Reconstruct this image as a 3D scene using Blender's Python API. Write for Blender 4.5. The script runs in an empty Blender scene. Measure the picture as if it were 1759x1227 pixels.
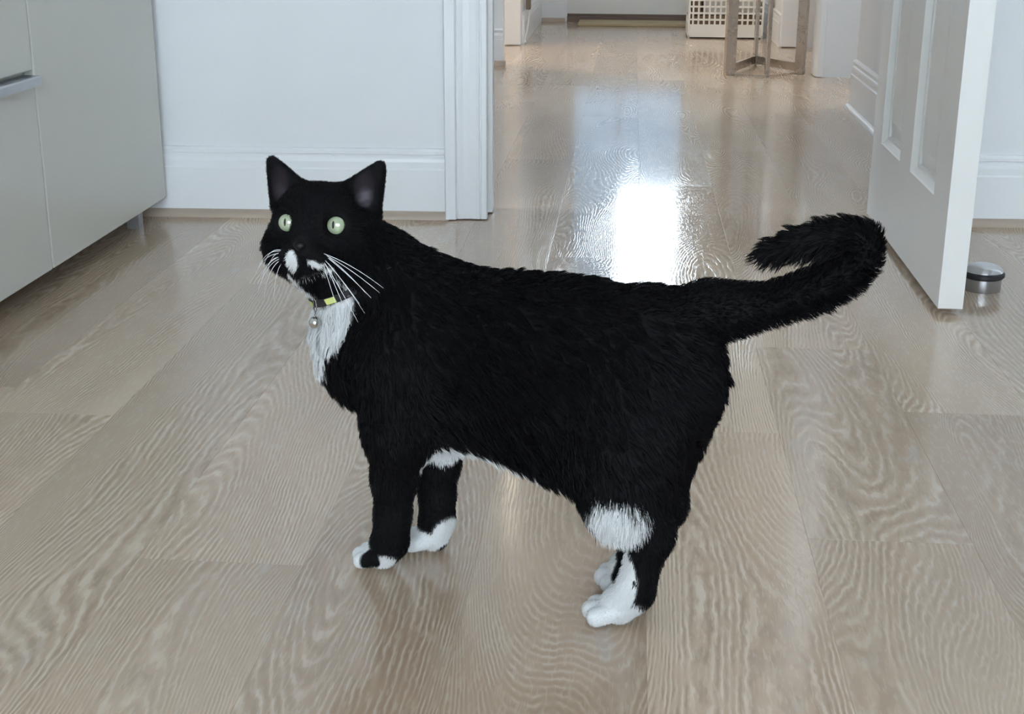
import bpy, bmesh, math, random
import numpy as np
from mathutils import Matrix, Vector, kdtree

random.seed(7); rng = np.random.default_rng(7)
SC = bpy.context.scene
COL = SC.collection
K = 0.65                      # camera height in metres: the room is laid out in camera heights

# ------------------------------------------------------------------ camera
cam = bpy.data.cameras.new('camera'); camo = bpy.data.objects.new('camera', cam); COL.objects.link(camo)
cam.sensor_width = 36.0; cam.lens = 2390.0 * 36.0 / 1759.0; cam.clip_start = 0.02
_R = np.array([[0.99650487, 0.03067679, -0.07769805], [0.08339102, -0.31078508, 0.94681496], [0.00489785, -0.94998504, -0.31225701]])
m = Matrix.Identity(4)
for i in range(3):
    m[i][0] = _R[i, 0]; m[i][1] = -_R[i, 1]; m[i][2] = -_R[i, 2]
m[2][3] = K
camo.matrix_world = m
SC.camera = camo

# ------------------------------------------------------------------ sky, exposure
w = bpy.data.worlds.new('overcast_sky'); SC.world = w; w.use_nodes = True
wn = w.node_tree; bg = wn.nodes['Background']
bg.inputs['Color'].default_value = (0.76, 0.89, 1.0, 1); bg.inputs['Strength'].default_value = 5.0
SC.view_settings.view_transform = 'Standard'; SC.view_settings.look = 'None'
SC.view_settings.gamma = 1.0; SC.view_settings.use_curve_mapping = False
SC.view_settings.exposure = 1.52
SC.cycles.max_bounces = 7; SC.cycles.diffuse_bounces = 5; SC.cycles.glossy_bounces = 3
SC.cycles.use_denoising = True
SC.cycles.sample_clamp_indirect = 6.0

def portal(name, loc, rot, sx, sy):
    l = bpy.data.lights.new(name, 'AREA'); l.shape = 'RECTANGLE'; l.size = sx * K; l.size_y = sy * K
    l.cycles.is_portal = True
    o = bpy.data.objects.new(name, l); COL.objects.link(o); o.location = [c * K for c in loc]; o.rotation_euler = rot
    return o
# daylight enters by the wide window behind the camera and by the glass of the front door
portal('window_portal', (0.2, -3.05, 1.95), (math.radians(90), 0, math.radians(180)), 3.6, 2.5)
portal('front_door_portal', (0.0, 12.47, 1.75), (math.radians(-90), 0, 0), 0.95, 2.3)

# ------------------------------------------------------------------ node helpers
def newmat(name):
    ma = bpy.data.materials.new(name); ma.use_nodes = True
    return ma, ma.node_tree, ma.node_tree.nodes['Principled BSDF']
def srgb(r, g, b):
    f = lambda c: (c / 255 / 12.92) if c / 255 <= 0.04045 else ((c / 255 + 0.055) / 1.055) ** 2.4
    return (f(r), f(g), f(b), 1)
def nd(nt, typ, **kw):
    n = nt.nodes.new(typ)
    for k, v in kw.items():
        if k.startswith('i_'):
            n.inputs[int(k[2:])].default_value = v
        else: setattr(n, k, v)
    return n
def paint(name, col, rough=0.5, bump=0.0, spec=0.5, mott=0.03):
    ma, nt, p = newmat(name)
    p.inputs['Roughness'].default_value = rough; p.inputs['Specular IOR Level'].default_value = spec
    tc = nd(nt, 'ShaderNodeTexCoord'); no = nd(nt, 'ShaderNodeTexNoise'); no.inputs['Scale'].default_value = 6
    no.inputs['Detail'].default_value = 4
    nt.links.new(tc.outputs['Object'], no.inputs['Vector'])
    mr = nd(nt, 'ShaderNodeMapRange'); mr.inputs['To Min'].default_value = 1 - mott; mr.inputs['To Max'].default_value = 1 + mott
    nt.links.new(no.outputs['Fac'], mr.inputs['Value'])
    mx = nd(nt, 'ShaderNodeMix', data_type='RGBA', blend_type='MULTIPLY'); mx.inputs[0].default_value = 1
    mx.inputs[6].default_value = col
    nt.links.new(mr.outputs[0], mx.inputs[7]); nt.links.new(mx.outputs[2], p.inputs['Base Color'])
    if bump:
        n2 = nd(nt, 'ShaderNodeTexNoise'); n2.inputs['Scale'].default_value = 180; n2.inputs['Detail'].default_value = 3
        nt.links.new(tc.outputs['Object'], n2.inputs['Vector'])
        b = nd(nt, 'ShaderNodeBump'); b.inputs['Strength'].default_value = bump; b.inputs['Distance'].default_value = 0.0008
        nt.links.new(n2.outputs['Fac'], b.inputs['Height']); nt.links.new(b.outputs[0], p.inputs['Normal'])
    return ma
def metal(name, col, rough):
    ma, nt, p = newmat(name); p.inputs['Metallic'].default_value = 1.0
    p.inputs['Base Color'].default_value = col; p.inputs['Roughness'].default_value = rough
    tc = nd(nt, 'ShaderNodeTexCoord'); no = nd(nt, 'ShaderNodeTexNoise'); no.inputs['Scale'].default_value = 60
    nt.links.new(tc.outputs['Object'], no.inputs['Vector'])
    mr = nd(nt, 'ShaderNodeMapRange'); mr.inputs['To Min'].default_value = rough * 0.8; mr.inputs['To Max'].default_value = rough * 1.25
    nt.links.new(no.outputs['Fac'], mr.inputs['Value']); nt.links.new(mr.outputs[0], p.inputs['Roughness'])
    return ma

def wood_floor():
    ma, nt, p = newmat('limed_oak_plank'); L = nt.links.new
    tc = nd(nt, 'ShaderNodeTexCoord'); oi = nd(nt, 'ShaderNodeObjectInfo')
    sep = nd(nt, 'ShaderNodeSeparateXYZ'); L(tc.outputs['Object'], sep.inputs[0])
    rnd = nd(nt, 'ShaderNodeMath', operation='MULTIPLY', i_1=37.0); L(oi.outputs['Random'], rnd.inputs[0])
    def vec(sx, sy):
        a = nd(nt, 'ShaderNodeMath', operation='MULTIPLY', i_1=sx); L(sep.outputs[0], a.inputs[0])
        b = nd(nt, 'ShaderNodeMath', operation='MULTIPLY', i_1=sy); L(sep.outputs[1], b.inputs[0])
        c = nd(nt, 'ShaderNodeCombineXYZ'); L(a.outputs[0], c.inputs[0]); L(b.outputs[0], c.inputs[1]); L(rnd.outputs[0], c.inputs[2])
        return c.outputs[0]
    def noise(v, sc, det, rough=0.5, dist=0.0):
        n = nd(nt, 'ShaderNodeTexNoise'); n.inputs['Scale'].default_value = sc; n.inputs['Detail'].default_value = det
        n.inputs['Roughness'].default_value = rough; n.inputs['Distortion'].default_value = dist
        L(v, n.inputs['Vector']); return n.outputs['Fac']
    def mth(op, a, b=None, c=None):
        n = nd(nt, 'ShaderNodeMath', operation=op)
        for i, q in enumerate((a, b, c)):
            if q is None: continue
            if isinstance(q, (int, float)): n.inputs[i].default_value = q
            else: L(q, n.inputs[i])
        return n.outputs[0]
    def ramp(v, a, b, lo=0.0, hi=1.0, smooth=True):
        n = nd(nt, 'ShaderNodeMapRange'); n.interpolation_type = 'SMOOTHSTEP' if smooth else 'LINEAR'
        n.inputs[1].default_value = a; n.inputs[2].default_value = b; n.inputs[3].default_value = lo; n.inputs[4].default_value = hi
        L(v, n.inputs[0]); return n.outputs[0]
    # cathedral figure: contour lines of a stretched noise field laid over straight grain
    field = noise(vec(5.0, 0.85), 1.0, 1.0, 0.4, 0.3)
    wob = noise(vec(85.0, 24.0), 1.0, 2.0, 0.6)
    ph = mth('ADD', mth('ADD', mth('MULTIPLY', field, 560.0), mth('MULTIPLY', wob, 7.0)), mth('MULTIPLY', sep.outputs[0], 980.0))
    ring = mth('MULTIPLY_ADD', mth('SINE', ph), 0.5, 0.5)
    line = ramp(ring, 0.60, 0.98)
    fibre = noise(vec(300.0, 44.0), 1.0, 1.0, 0.6)
    fib = ramp(fibre, 0.54, 0.66)
    brk = ramp(noise(vec(110.0, 24.0), 1.0, 1.0), 0.30, 0.66, 0.15, 1.0)          # the lines come and go
    amp = ramp(noise(vec(4.0, 1.3), 1.0, 2.0), 0.36, 0.62, 0.38, 1.0)
    grain = mth('MULTIPLY', mth('MULTIPLY', line, brk), amp)
    tone = noise(vec(5.0, 0.9), 1.0, 3.0, 0.5)
    lime = ramp(noise(vec(16.0, 7.0), 1.0, 4.0, 0.55, 0.6), 0.60, 0.74)   # chalky lime patches
    base = nd(nt, 'ShaderNodeValToRGB'); cr = base.color_ramp
    cr.elements[0].position = 0.30; cr.elements[0].color = srgb(173, 149, 127)
    cr.elements[1].position = 0.72; cr.elements[1].color = srgb(203, 182, 159)
    L(tone, base.inputs[0])
    def mix(fac, a, b, typ='MIX'):
        n = nd(nt, 'ShaderNodeMix', data_type='RGBA', blend_type=typ)
        for q, i in ((fac, 0), (a, 6), (b, 7)):
            if isinstance(q, (int, float)): n.inputs[i].default_value = q
            elif isinstance(q, tuple): n.inputs[i].default_value = q
            else: L(q, n.inputs[i])
        return n.outputs[2]
    c = mix(mth('MULTIPLY', grain, 0.70), base.outputs[0], srgb(222, 206, 188))
    dark = ramp(ring, 0.45, 0.05)
    c = mix(mth('MULTIPLY', mth('MULTIPLY', mth('MULTIPLY', dark, brk), amp), 0.45), c, srgb(134, 114, 98))
    c = mix(mth('MULTIPLY', lime, 0.35), c, srgb(186, 180, 172))
    c = mix(mth('MULTIPLY', fib, 0.32), c, srgb(205, 190, 170))
    # each board has its own tone
    br = ramp(oi.outputs['Random'], 0, 1, 0.87, 1.08, False)
    cmb = nd(nt, 'ShaderNodeCombineXYZ'); [L(br, cmb.inputs[i]) for i in range(3)]
    c = mix(1.0, c, cmb.outputs[0], 'MULTIPLY')
    L(c, p.inputs['Base Color'])
    rr = mth('ADD', ramp(grain, 0, 1, 0.085, 0.20, False), mth('MULTIPLY', lime, 0.05))
    L(rr, p.inputs['Roughness'])
    p.inputs['Specular IOR Level'].default_value = 0.75
    hgt = mth('ADD', mth('MULTIPLY', grain, 1.0), mth('MULTIPLY', fib, 0.25))
    b = nd(nt, 'ShaderNodeBump'); b.inputs['Strength'].default_value = 0.16; b.inputs['Distance'].default_value = 0.0010
    L(hgt, b.inputs['Height']); L(b.outputs[0], p.inputs['Normal'])
    return ma

def glass_mat(name):
    ma, nt, p = newmat(name); nt.nodes.remove(p)
    out = nt.nodes['Material Output']
    t = nd(nt, 'ShaderNodeBsdfTransparent'); g = nd(nt, 'ShaderNodeBsdfGlossy'); g.inputs['Roughness'].default_value = 0.02
    fr = nd(nt, 'ShaderNodeFresnel'); fr.inputs[0].default_value = 1.45
    mx = nd(nt, 'ShaderNodeMixShader')
    nt.links.new(fr.outputs[0], mx.inputs[0]); nt.links.new(t.outputs[0], mx.inputs[1]); nt.links.new(g.outputs[0], mx.inputs[2])
    nt.links.new(mx.outputs[0], out.inputs['Surface'])
    return ma

M = {}
M['wall'] = paint('white_wall_paint', (0.78, 0.79, 0.80, 1), 0.55, 0.25)
M['trim'] = paint('white_trim_enamel', (0.82, 0.83, 0.84, 1), 0.32)
M['door'] = paint('white_door_enamel', (0.78, 0.77, 0.74, 1), 0.30)
M['ceil'] = paint('ceiling_paint', (0.8, 0.8, 0.8, 1), 0.7)
M['cab'] = paint('cream_lacquer', (0.62, 0.62, 0.57, 1), 0.22, mott=0.01)
M['cabedge'] = paint('cream_edge', (0.74, 0.74, 0.70, 1), 0.4, mott=0.01)
M['alu'] = metal('brushed_aluminium', (0.55, 0.57, 0.60, 1), 0.38)
M['floor'] = wood_floor()
M['quad'] = paint('taupe_quad_timber', srgb(176, 160, 144), 0.4, mott=0.12)
M['sub'] = paint('subfloor', srgb(70, 60, 52), 0.8)
M['steel'] = metal('polished_steel', (0.60, 0.60, 0.60, 1), 0.22)
M['steel_base'] = metal('brushed_steel_base', (0.42, 0.42, 0.43, 1), 0.34)
M['rubber'] = paint('black_rubber', (0.012, 0.012, 0.014, 1), 0.5)
M['bronze'] = metal('champagne_metal', (0.58, 0.52, 0.46, 1), 0.28)
M['plastic'] = paint('white_plastic', (0.80, 0.79, 0.74, 1), 0.4)
M['mat'] = paint('coir_mat', srgb(178, 163, 134), 0.9, 0.8, mott=0.2)
M['thresh'] = paint('dark_threshold', srgb(110, 92, 80), 0.5)
M['glass'] = glass_mat('clear_glass')
M['stone'] = paint('table_stone', (0.75, 0.74, 0.72, 1), 0.2, mott=0.1)
M['blanket'] = paint('brown_wool', srgb(150, 124, 104), 0.95, 0.6, mott=0.2)
M['towel'] = paint('white_terry', (0.72, 0.71, 0.67, 1), 0.95, 0.6)
M['cord'] = paint('white_cord', (0.8, 0.78, 0.73, 1), 0.45)
M['socket'] = paint('grey_plug', srgb(120, 108, 95), 0.5)

# ------------------------------------------------------------------ mesh helpers (room units = camera heights)
class MB:
    def __init__(s): s.v = []; s.f = []
    def box(s, x0, x1, y0, y1, z0, z1):
        b = len(s.v)
        s.v += [(x0, y0, z0), (x1, y0, z0), (x1, y1, z0), (x0, y1, z0), (x0, y0, z1), (x1, y0, z1), (x1, y1, z1), (x0, y1, z1)]
        s.f += [tuple(b + i for i in q) for q in ((3, 2, 1, 0), (4, 5, 6, 7), (0, 1, 5, 4), (1, 2, 6, 5), (2, 3, 7, 6), (3, 0, 4, 7))]
        return s
    def prism(s, prof, a, b, axis='x'):
        """profile of (p, z) pairs, swept from a to b along an axis; p is the other horizontal axis"""
        n = len(prof); o = len(s.v)
        for t in (a, b):
            for (p, z) in prof: s.v.append((t, p, z) if axis == 'x' else (p, t, z))
        for i in range(n):
            j = (i + 1) % n; s.f.append((o + i, o + j, o + n + j, o + n + i))
        s.f.append(tuple(o + i for i in range(n))[::-1]); s.f.append(tuple(o + n + i for i in range(n)))
        return s
    def vprism(s, prof, z0, z1):
        n = len(prof); o = len(s.v)
        for z in (z0, z1):
            for (x, y) in prof: s.v.append((x, y, z))
        for i in range(n):
            j = (i + 1) % n; s.f.append((o + i, o + j, o + n + j, o + n + i))
        s.f.append(tuple(o + i for i in range(n))[::-1]); s.f.append(tuple(o + n + i for i in range(n)))
        return s
    def lathe(s, prof, seg=40):
        o = len(s.v); n = len(prof)
        for k in range(seg):
            a = 2 * math.pi * k / seg
            for (r, z) in prof: s.v.append((r * math.cos(a), r * math.sin(a), z))
        for k in range(seg):
            for i in range(n - 1):
                a0 = o + k * n + i; b0 = o + ((k + 1) % seg) * n + i
                s.f.append((a0, b0, b0 + 1, a0 + 1))
        return s
    def tube(s, pts, r, seg=8):
        o = len(s.v); pts = [Vector(p) for p in pts]; rr = r if hasattr(r, '__len__') else [r] * len(pts)
        up = Vector((0.13, 0.21, 0.97))
        for i, p in enumerate(pts):
            t = (pts[min(i + 1, len(pts) - 1)] - pts[max(i - 1, 0)]).normalized()
            a = t.cross(up).normalized(); b = t.cross(a)
            for k in range(seg):
                an = 2 * math.pi * k / seg; s.v.append(tuple(p + (a * math.cos(an) + b * math.sin(an)) * rr[i]))
        for i in range(len(pts) - 1):
            for k in range(seg):
                s.f.append((o + i * seg + k, o + i * seg + (k + 1) % seg, o + (i + 1) * seg + (k + 1) % seg, o + (i + 1) * seg + k))
        s.f.append(tuple(o + k for k in range(seg))); e = o + (len(pts) - 1) * seg; s.f.append(tuple(e + k for k in range(seg))[::-1])
        return s
    def build(s, name, mat, parent=None, loc=(0, 0, 0), rz=0.0, bevel=0.0, smooth=False, scale=None, mesh=None):
        sc = K if scale is None else scale
        if mesh is None:
            me = bpy.data.meshes.new(name); me.from_pydata([tuple(c * sc for c in v) for v in s.v], [], s.f); me.validate()
            bm = bmesh.new(); bm.from_mesh(me); bmesh.ops.recalc_face_normals(bm, faces=bm.faces[:])
            if bevel: bmesh.ops.bevel(bm, geom=bm.edges[:], offset=bevel * sc, segments=2, affect='EDGES', profile=0.6)
            bm.to_mesh(me); bm.free()
            me.materials.append(mat)
            if smooth:
                me.polygons.foreach_set('use_smooth', [True] * len(me.polygons)); me.set_sharp_from_angle(angle=math.radians(40))
        else: me = mesh
        o = bpy.data.objects.new(name, me); COL.objects.link(o)
        o.location = [c * sc for c in loc]; o.rotation_euler = (0, 0, rz)
        if parent: o.parent = parent
        return o
def empty(name, loc=(0, 0, 0), rz=0.0, sc=K):
    o = bpy.data.objects.new(name, None); COL.objects.link(o); o.empty_display_size = 0.05
    o.location = [c * sc for c in loc]; o.rotation_euler = (0, 0, rz); return o
def tag(o, label=None, cat=None, group=None, kind=None):
    if label: o['label'] = label
    if cat: o['category'] = cat
    if group: o['group'] = group
    if kind: o['kind'] = kind
    return o

# ------------------------------------------------------------------ floor of single planks
floor = MB().box(-2.75, 3.6, -3.2, 12.6, -0.10, -0.022).build('floor', M['sub'])
tag(floor, 'limed oak plank floor running from the room into the hallway', 'floor', kind='structure')
PW = 0.2683; G = 0.00005; X0 = 0.049
joints = {0: [2.6, 5.109, 8.3, 11.0], -1: [1.1, 3.985, 6.8, 9.6], 1: [2.124, 3.166, 5.9, 8.9], -2: [2.9, 5.6, 7.97, 10.8], -5: [0.2, 2.573, 5.2], -4: [1.3, 3.6, 6.4, 9.3, 11.6], -3: [1.95, 4.9, 7.3, 10.1], 2: [0.6, 2.75, 4.3, 7.0, 10.3]}
_pm = {}
def plank(col, ya, yb):
    if yb - ya < 0.05: return
    key = round(yb - ya, 2)
    L = yb - ya - 2 * G
    if key not in _pm:
        wd = PW / 2 - G; ch = 0.0003; t = 0.020
        mb = MB()
        mb.v = [(-wd, -L / 2, -t), (wd, -L / 2, -t), (wd, L / 2, -t), (-wd, L / 2, -t),
                (-wd, -L / 2, -ch), (wd, -L / 2, -ch), (wd, L / 2, -ch), (-wd, L / 2, -ch),
                (-wd + ch, -L / 2 + ch, 0), (wd - ch, -L / 2 + ch, 0), (wd - ch, L / 2 - ch, 0), (-wd + ch, L / 2 - ch, 0)]
        mb.f = [(8, 9, 10, 11)] + [(a, (a + 1) % 4, (a + 1) % 4 + 4, a + 4) for a in range(4)] + [(a + 4, (a + 1) % 4 + 4, (a + 1) % 4 + 8, a + 8) for a in range(4)] + [(3, 2, 1, 0)]
        o = mb.build('plank', M['floor'], floor); _pm[key] = o.data
    else:
        o = MB().build('plank', M['floor'], floor, mesh=_pm[key])
    o.location = ((X0 + (col + 0.5) * PW) * K, (ya + yb) / 2 * K, 0)
for col in range(-11, 14):
    xa = X0 + col * PW; xb = xa + PW
    if xb < -2.75 or xa > 3.55: continue
    end = 12.42 if (xa < 1.9 and xb > -1.9) else 4.70
    js = joints.get(col)
    if js is None:
        js = []; y = -3.1 + random.uniform(0.4, 2.2)
        while y < end - 0.4: js.append(round(y, 2)); y += random.choice((2.3, 2.6, 2.9, 2.05))
    js = [-3.15] + [j for j in js if j < end - 0.05] + [end]
    for a, b in zip(js[:-1], js[1:]): plank(col, a, b)

# ------------------------------------------------------------------ room shell
def struct(o): o['kind'] = 'structure'; return o
CZ = 4.0
struct(MB().box(-2.75, 3.6, -3.2, 4.62, CZ, CZ + 0.1).build('ceiling', M['ceil']))
struct(MB().box(-2.75, -2.62, -3.2, 4.62, 0, CZ).build('wall_left', M['wall']))
struct(MB().box(3.5, 3.6, -3.2, 4.62, 0, CZ).build('wall_right', M['wall']))
# front wall behind the camera, with its window opening
wf = MB().box(-2.62, -1.6, -3.2, -3.06, 0, CZ).box(2.0, 3.5, -3.2, -3.06, 0, CZ).box(-1.6, 2.0, -3.2, -3.06, 0, 0.7).box(-1.6, 2.0, -3.2, -3.06, 3.2, CZ)
struct(wf.build('wall_front', M['wall']))
win = MB().box(-1.6, -1.53, -3.17, -3.09, 0.7, 3.2).box(1.93, 2.0, -3.17, -3.09, 0.7, 3.2).box(-1.53, 1.93, -3.17, -3.09, 0.7, 0.77).box(-1.53, 1.93, -3.17, -3.09, 3.13, 3.2).box(0.17, 0.23, -3.17, -3.09, 0.77, 3.13)
wino = struct(win.build('window_1', M['trim']))
MB().box(-1.53, 0.17, -3.135, -3.13, 0.77, 3.13).build('pane', M['glass'], wino)
MB().box(0.23, 1.93, -3.135, -3.13, 0.77, 3.13).build('pane', M['glass'], wino)

# back wall: local frame, x along the wall, y into the hall
WA = math.radians(2.6); WL = (0, 4.466, 0)
def wb(mb, name, mat, parent=None, **kw): return mb.build(name, mat, parent, loc=(WL if parent is None else (0, 0, 0)), rz=(WA if parent is None else 0), **kw)
JL, JR = -0.453, 0.875          # clear doorway
FY = 0.042                     # wall face behind the quad's front
WT = 0.20
wall_back = struct(wb(MB().box(-2.66, JL - 0.03, FY, WT, 0, CZ).box(JR + 0.03, 3.58, FY, WT, 0, CZ).box(JL - 0.03, JR + 0.03, FY, WT, 3.2, CZ), 'wall_back', M['wall']))
# skirting profile (y, z): y smaller = further into the room
def skirt_profile(y):
    return [(y, 0), (y - 0.020, 0), (y - 0.020, 0.160), (y - 0.016, 0.166), (y - 0.016, 0.186), (y - 0.0135, 0.196), (y - 0.009, 0.202), (y - 0.009, 0.208), (y - 0.014, 0.211), (y - 0.014, 0.220), (y - 0.010, 0.228), (y, 0.230)]
def quad_profile(y, r=0.034):
    return [(y, 0)] + [(y - r * math.cos(a) if a else y - r, r * math.sin(a) * 1.05) for a in [math.pi / 2 * i / 6 for i in range(7)]]
sk1 = struct(wb(MB().prism(skirt_profile(FY), -2.62, -0.587), 'baseboard_back_left', M['trim']))
wb(MB().prism(quad_profile(FY - 0.018, 0.024), -2.62, -0.575), 'quad_strip', M['quad'], sk1, smooth=True)
sk2 = struct(wb(MB().prism(skirt_profile(FY), JR + 0.20, 3.5), 'baseboard_back_right', M['trim']))
wb(MB().prism(quad_profile(FY - 0.018, 0.024), JR + 0.20, 3.5), 'quad_strip', M['quad'], sk2, smooth=True)
# architrave and jamb, plan profile swept upwards
def casing_profile(xo, s, y0=FY):
    """outer edge at xo, running s=+1 to the right / -1 to the left towards the opening"""
    pr = [(0, 0), (0, -0.040), (0.003, -0.046), (0.034, -0.046), (0.037, -0.040), (0.040, -0.034), (0.044, -0.036), (0.060, -0.031), (0.080, -0.029), (0.100, -0.031), (0.112, -0.035), (0.114, -0.030), (0.117, -0.030), (0.119, -0.034), (0.134, -0.033), (0.137, -0.028), (0.137, 0)]
    return [(xo + s * a, y0 + b) for a, b in pr]
tr = struct(wb(MB().vprism(casing_profile(-0.587, 1), 0.004, 3.25), 'trim_1', M['trim']))
wb(MB().box(-0.480, JL, FY - 0.012, WT + 0.01, 0.004, 3.2), 'jamb', M['trim'], tr)
wb(MB().box(JL, JL + 0.015, FY + 0.075, WT + 0.01, 0.004, 3.2), 'door_stop_bead', M['trim'], tr)
tr2 = struct(wb(MB().vprism(casing_profile(JR + 0.17, -1), 0.004, 3.25), 'trim_2', M['trim']))
wb(MB().box(JR, JR + 0.03, FY - 0.012, WT + 0.01, 0.004, 3.2), 'jamb', M['trim'], tr2)
tr3 = struct(wb(MB().box(-0.587, JR + 0.17, FY - 0.035, FY, 3.2, 3.35), 'trim_3', M['trim']))

# ------------------------------------------------------------------ hallway
struct(MB().box(-2.1, 2.4, 4.70, 12.7, CZ, CZ + 0.1).build('ceiling_hall', M['ceil']))
struct(MB().box(-1.0, -0.86, 4.74, 8.92, 0, CZ).build('wall_hall_left', M['wall']))
nib = struct(MB().box(-2.0, -0.80, 8.94, 9.04, 0, CZ).build('wall_hall_nib', M['wall']))
MB().prism(skirt_profile(8.94), -0.855, -0.80).build('skirting', M['trim'], nib)
MB().prism(quad_profile(8.922, 0.03), -0.855, -0.782).build('quad_strip', M['quad'], nib, smooth=True)
hl2 = struct(MB().box(-0.90, -0.79, 10.24, 12.36, 0, CZ).build('wall_hall_far_left', M['wall']))
MB().box(-0.905, -0.788, 10.21, 10.27, 0.004, 3.2).build('jamb', M['trim'], hl2, bevel=0.006)
MB().prism([(-0.79 + (FY - a) * -1 + 0, z) for a, z in skirt_profile(FY)][::-1], 10.28, 12.34, 'y').build('skirting', M['trim'], hl2) if False else None
skl = [(-0.79 + (FY - a), z) for a, z in skirt_profile(FY)]
MB().prism(skl, 10.33, 12.34, 'y').build('skirting', M['trim'], hl2)
# side rooms off the hall
struct(MB().box(-2.1, -2.0, 8.94, 12.4, 0, CZ).build('wall_side_room_left', M['wall']))
struct(MB().box(-2.0, -0.9, 12.3, 12.4, 0, CZ).build('wall_side_room_end', M['wall']))
# right side
hr = struct(MB().box(1.142, 1.30, 4.74, 7.26, 0, CZ).build('wall_hall_right', M['wall']))
skr = [(1.142 - (FY - a) * 1.2, z * 1.06) for a, z in skirt_profile(FY)]
MB().prism(skr, 4.76, 7.262, 'y').build('skirting', M['trim'], hr)
MB().prism([(1.118 - (0 - a), z) for a, z in quad_profile(0, 0.022)], 4.76, 7.262, 'y').build('quad_strip', M['trim'], hr, smooth=True)
hn = struct(MB().box(1.15, 2.3, 8.56, 8.72, 0, CZ).build('wall_hall_right_nib', M['wall']))
MB().vprism([(1.105, 8.74), (1.105, 8.585), (1.118, 8.545), (1.150, 8.530), (1.156, 8.56), (1.156, 8.74)], 0.004, 3.2).build('architrave', M['trim'], hn)
hf = struct(MB().box(1.085, 2.3, 10.36, 12.36, 0, CZ).build('wall_hall_far_right', M['wall']))
MB().box(1.072, 1.19, 10.31, 10.38, 0.004, 3.2).build('architrave', M['trim'], hf, bevel=0.01)
MB().prism([(1.085 - (FY - a), z) for a, z in skirt_profile(FY)], 10.39, 12.34, 'y').build('skirting', M['trim'], hf)
struct(MB().box(2.3, 2.4, 4.74, 12.4, 0, CZ).build('wall_side_room_right', M['wall']))
struct(MB().box(1.30, 2.3, 4.74, 4.80, 0, CZ).build('wall_side_room_front', M['wall']))
# end wall with the front door
DL, DR = -0.55, 0.92
ew = struct(MB().box(-2.1, DL - 0.03, 12.36, 12.5, 0, CZ).box(DR + 0.03, 2.4, 12.36, 12.5, 0, CZ).box(DL - 0.03, DR + 0.03, 12.36, 12.5, 3.2, CZ).build('wall_end', M['wall']))
MB().prism(skirt_profile(12.36), -0.79, -0.58).build('skirting', M['trim'], ew)
MB().prism(quad_profile(12.342, 0.03), -0.79, -0.565).build('quad_strip', M['quad'], ew, smooth=True)
MB().box(DL - 0.03, DL, 12.35, 12.5, 0, 3.2).box(DR, DR + 0.03, 12.35, 12.5, 0, 3.2).build('door_frame', M['trim'], ew)
MB().box(DL, DR, 12.33, 12.5, 0, 0.045).build('threshold', M['thresh'], ew)
fd = empty('door_2', (0, 12.42, 0)); tag(fd, 'closed grey white front door at the far end of the hallway', 'door', kind='structure')
def obscured_glass():
    ma, nt, p = newmat('obscured_glass'); nt.nodes.remove(p); out = nt.nodes['Material Output']
    t = nd(nt, 'ShaderNodeBsdfTransparent'); t.inputs[0].default_value = (0.20, 0.225, 0.25, 1)
    tl = nd(nt, 'ShaderNodeBsdfTranslucent'); tl.inputs[0].default_value = (0.4, 0.42, 0.43, 1)
    no = nd(nt, 'ShaderNodeTexNoise'); no.inputs['Scale'].default_value = 90
    mr = nd(nt, 'ShaderNodeMapRange'); mr.inputs[3].default_value = 0.05; mr.inputs[4].default_value = 0.25; nt.links.new(no.outputs['Fac'], mr.inputs[0])
    mx = nd(nt, 'ShaderNodeMixShader'); nt.links.new(mr.outputs[0], mx.inputs[0]); nt.links.new(t.outputs[0], mx.inputs[1]); nt.links.new(tl.outputs[0], mx.inputs[2])
    nt.links.new(mx.outputs[0], out.inputs['Surface']); return ma
M['obsc'] = obscured_glass()
GX0, GX1, GX2, GX3, GZ0, GZ1, GZ2, GZ3 = -0.47, -0.085, -0.07, 0.46, 0.60, 1.50, 1.52, 2.88
def dpart(n, *b): MB().box(*b).build(n, M['door'], fd)
dpart('stile', DL, GX0, -0.03, 0.03, 0.062, 3.2); dpart('stile', GX3, DR, -0.03, 0.03, 0.062, 3.2)
dpart('rail', GX0, GX3, -0.03, 0.03, 0.062, GZ0); dpart('rail', GX0, GX3, -0.03, 0.03, GZ3, 3.2)
dpart('mullion', GX1, GX2, -0.03, 0.03, GZ0, GZ3); dpart('glazing_bar', GX2, GX3, -0.03, 0.03, GZ1, GZ2)
MB().box(GX2, GX3, -0.004, 0.004, GZ2, GZ3).build('pane', M['glass'], fd)
MB().box(GX2, GX3, -0.004, 0.004, GZ0, GZ1).build('pane', M['obsc'], fd)
MB().box(GX0, GX1, -0.004, 0.004, GZ0, GZ3).build('pane', M['obsc'], fd)
MB().box(DL, DR, -0.034, 0.0, 0.045, 0.066).build('weather_strip', M['thresh'], fd)

# added warm fill lamp, unseen in the left side room, lights the hall
lamp = empty('fill_lamp', (-1.5, 9.7, CZ)); tag(lamp, 'added round warm fill lamp, unseen in the side room off the hallway', 'lamp')
ma, nt, p = newmat('fill_glow_warm'); p.inputs['Emission Color'].default_value = (1, 0.85, 0.66, 1); p.inputs['Emission Strength'].default_value = 36.0
MB().lathe([(0.0, -0.16), (0.12, -0.15), (0.22, -0.10), (0.25, -0.03), (0.25, 0.0)], 32).build('fill_lamp_shade', ma, lamp, smooth=True)
MB().lathe([(0.27, -0.02), (0.28, 0.0), (0.0, 0.0)], 32).build('rim', M['alu'], lamp)

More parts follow.
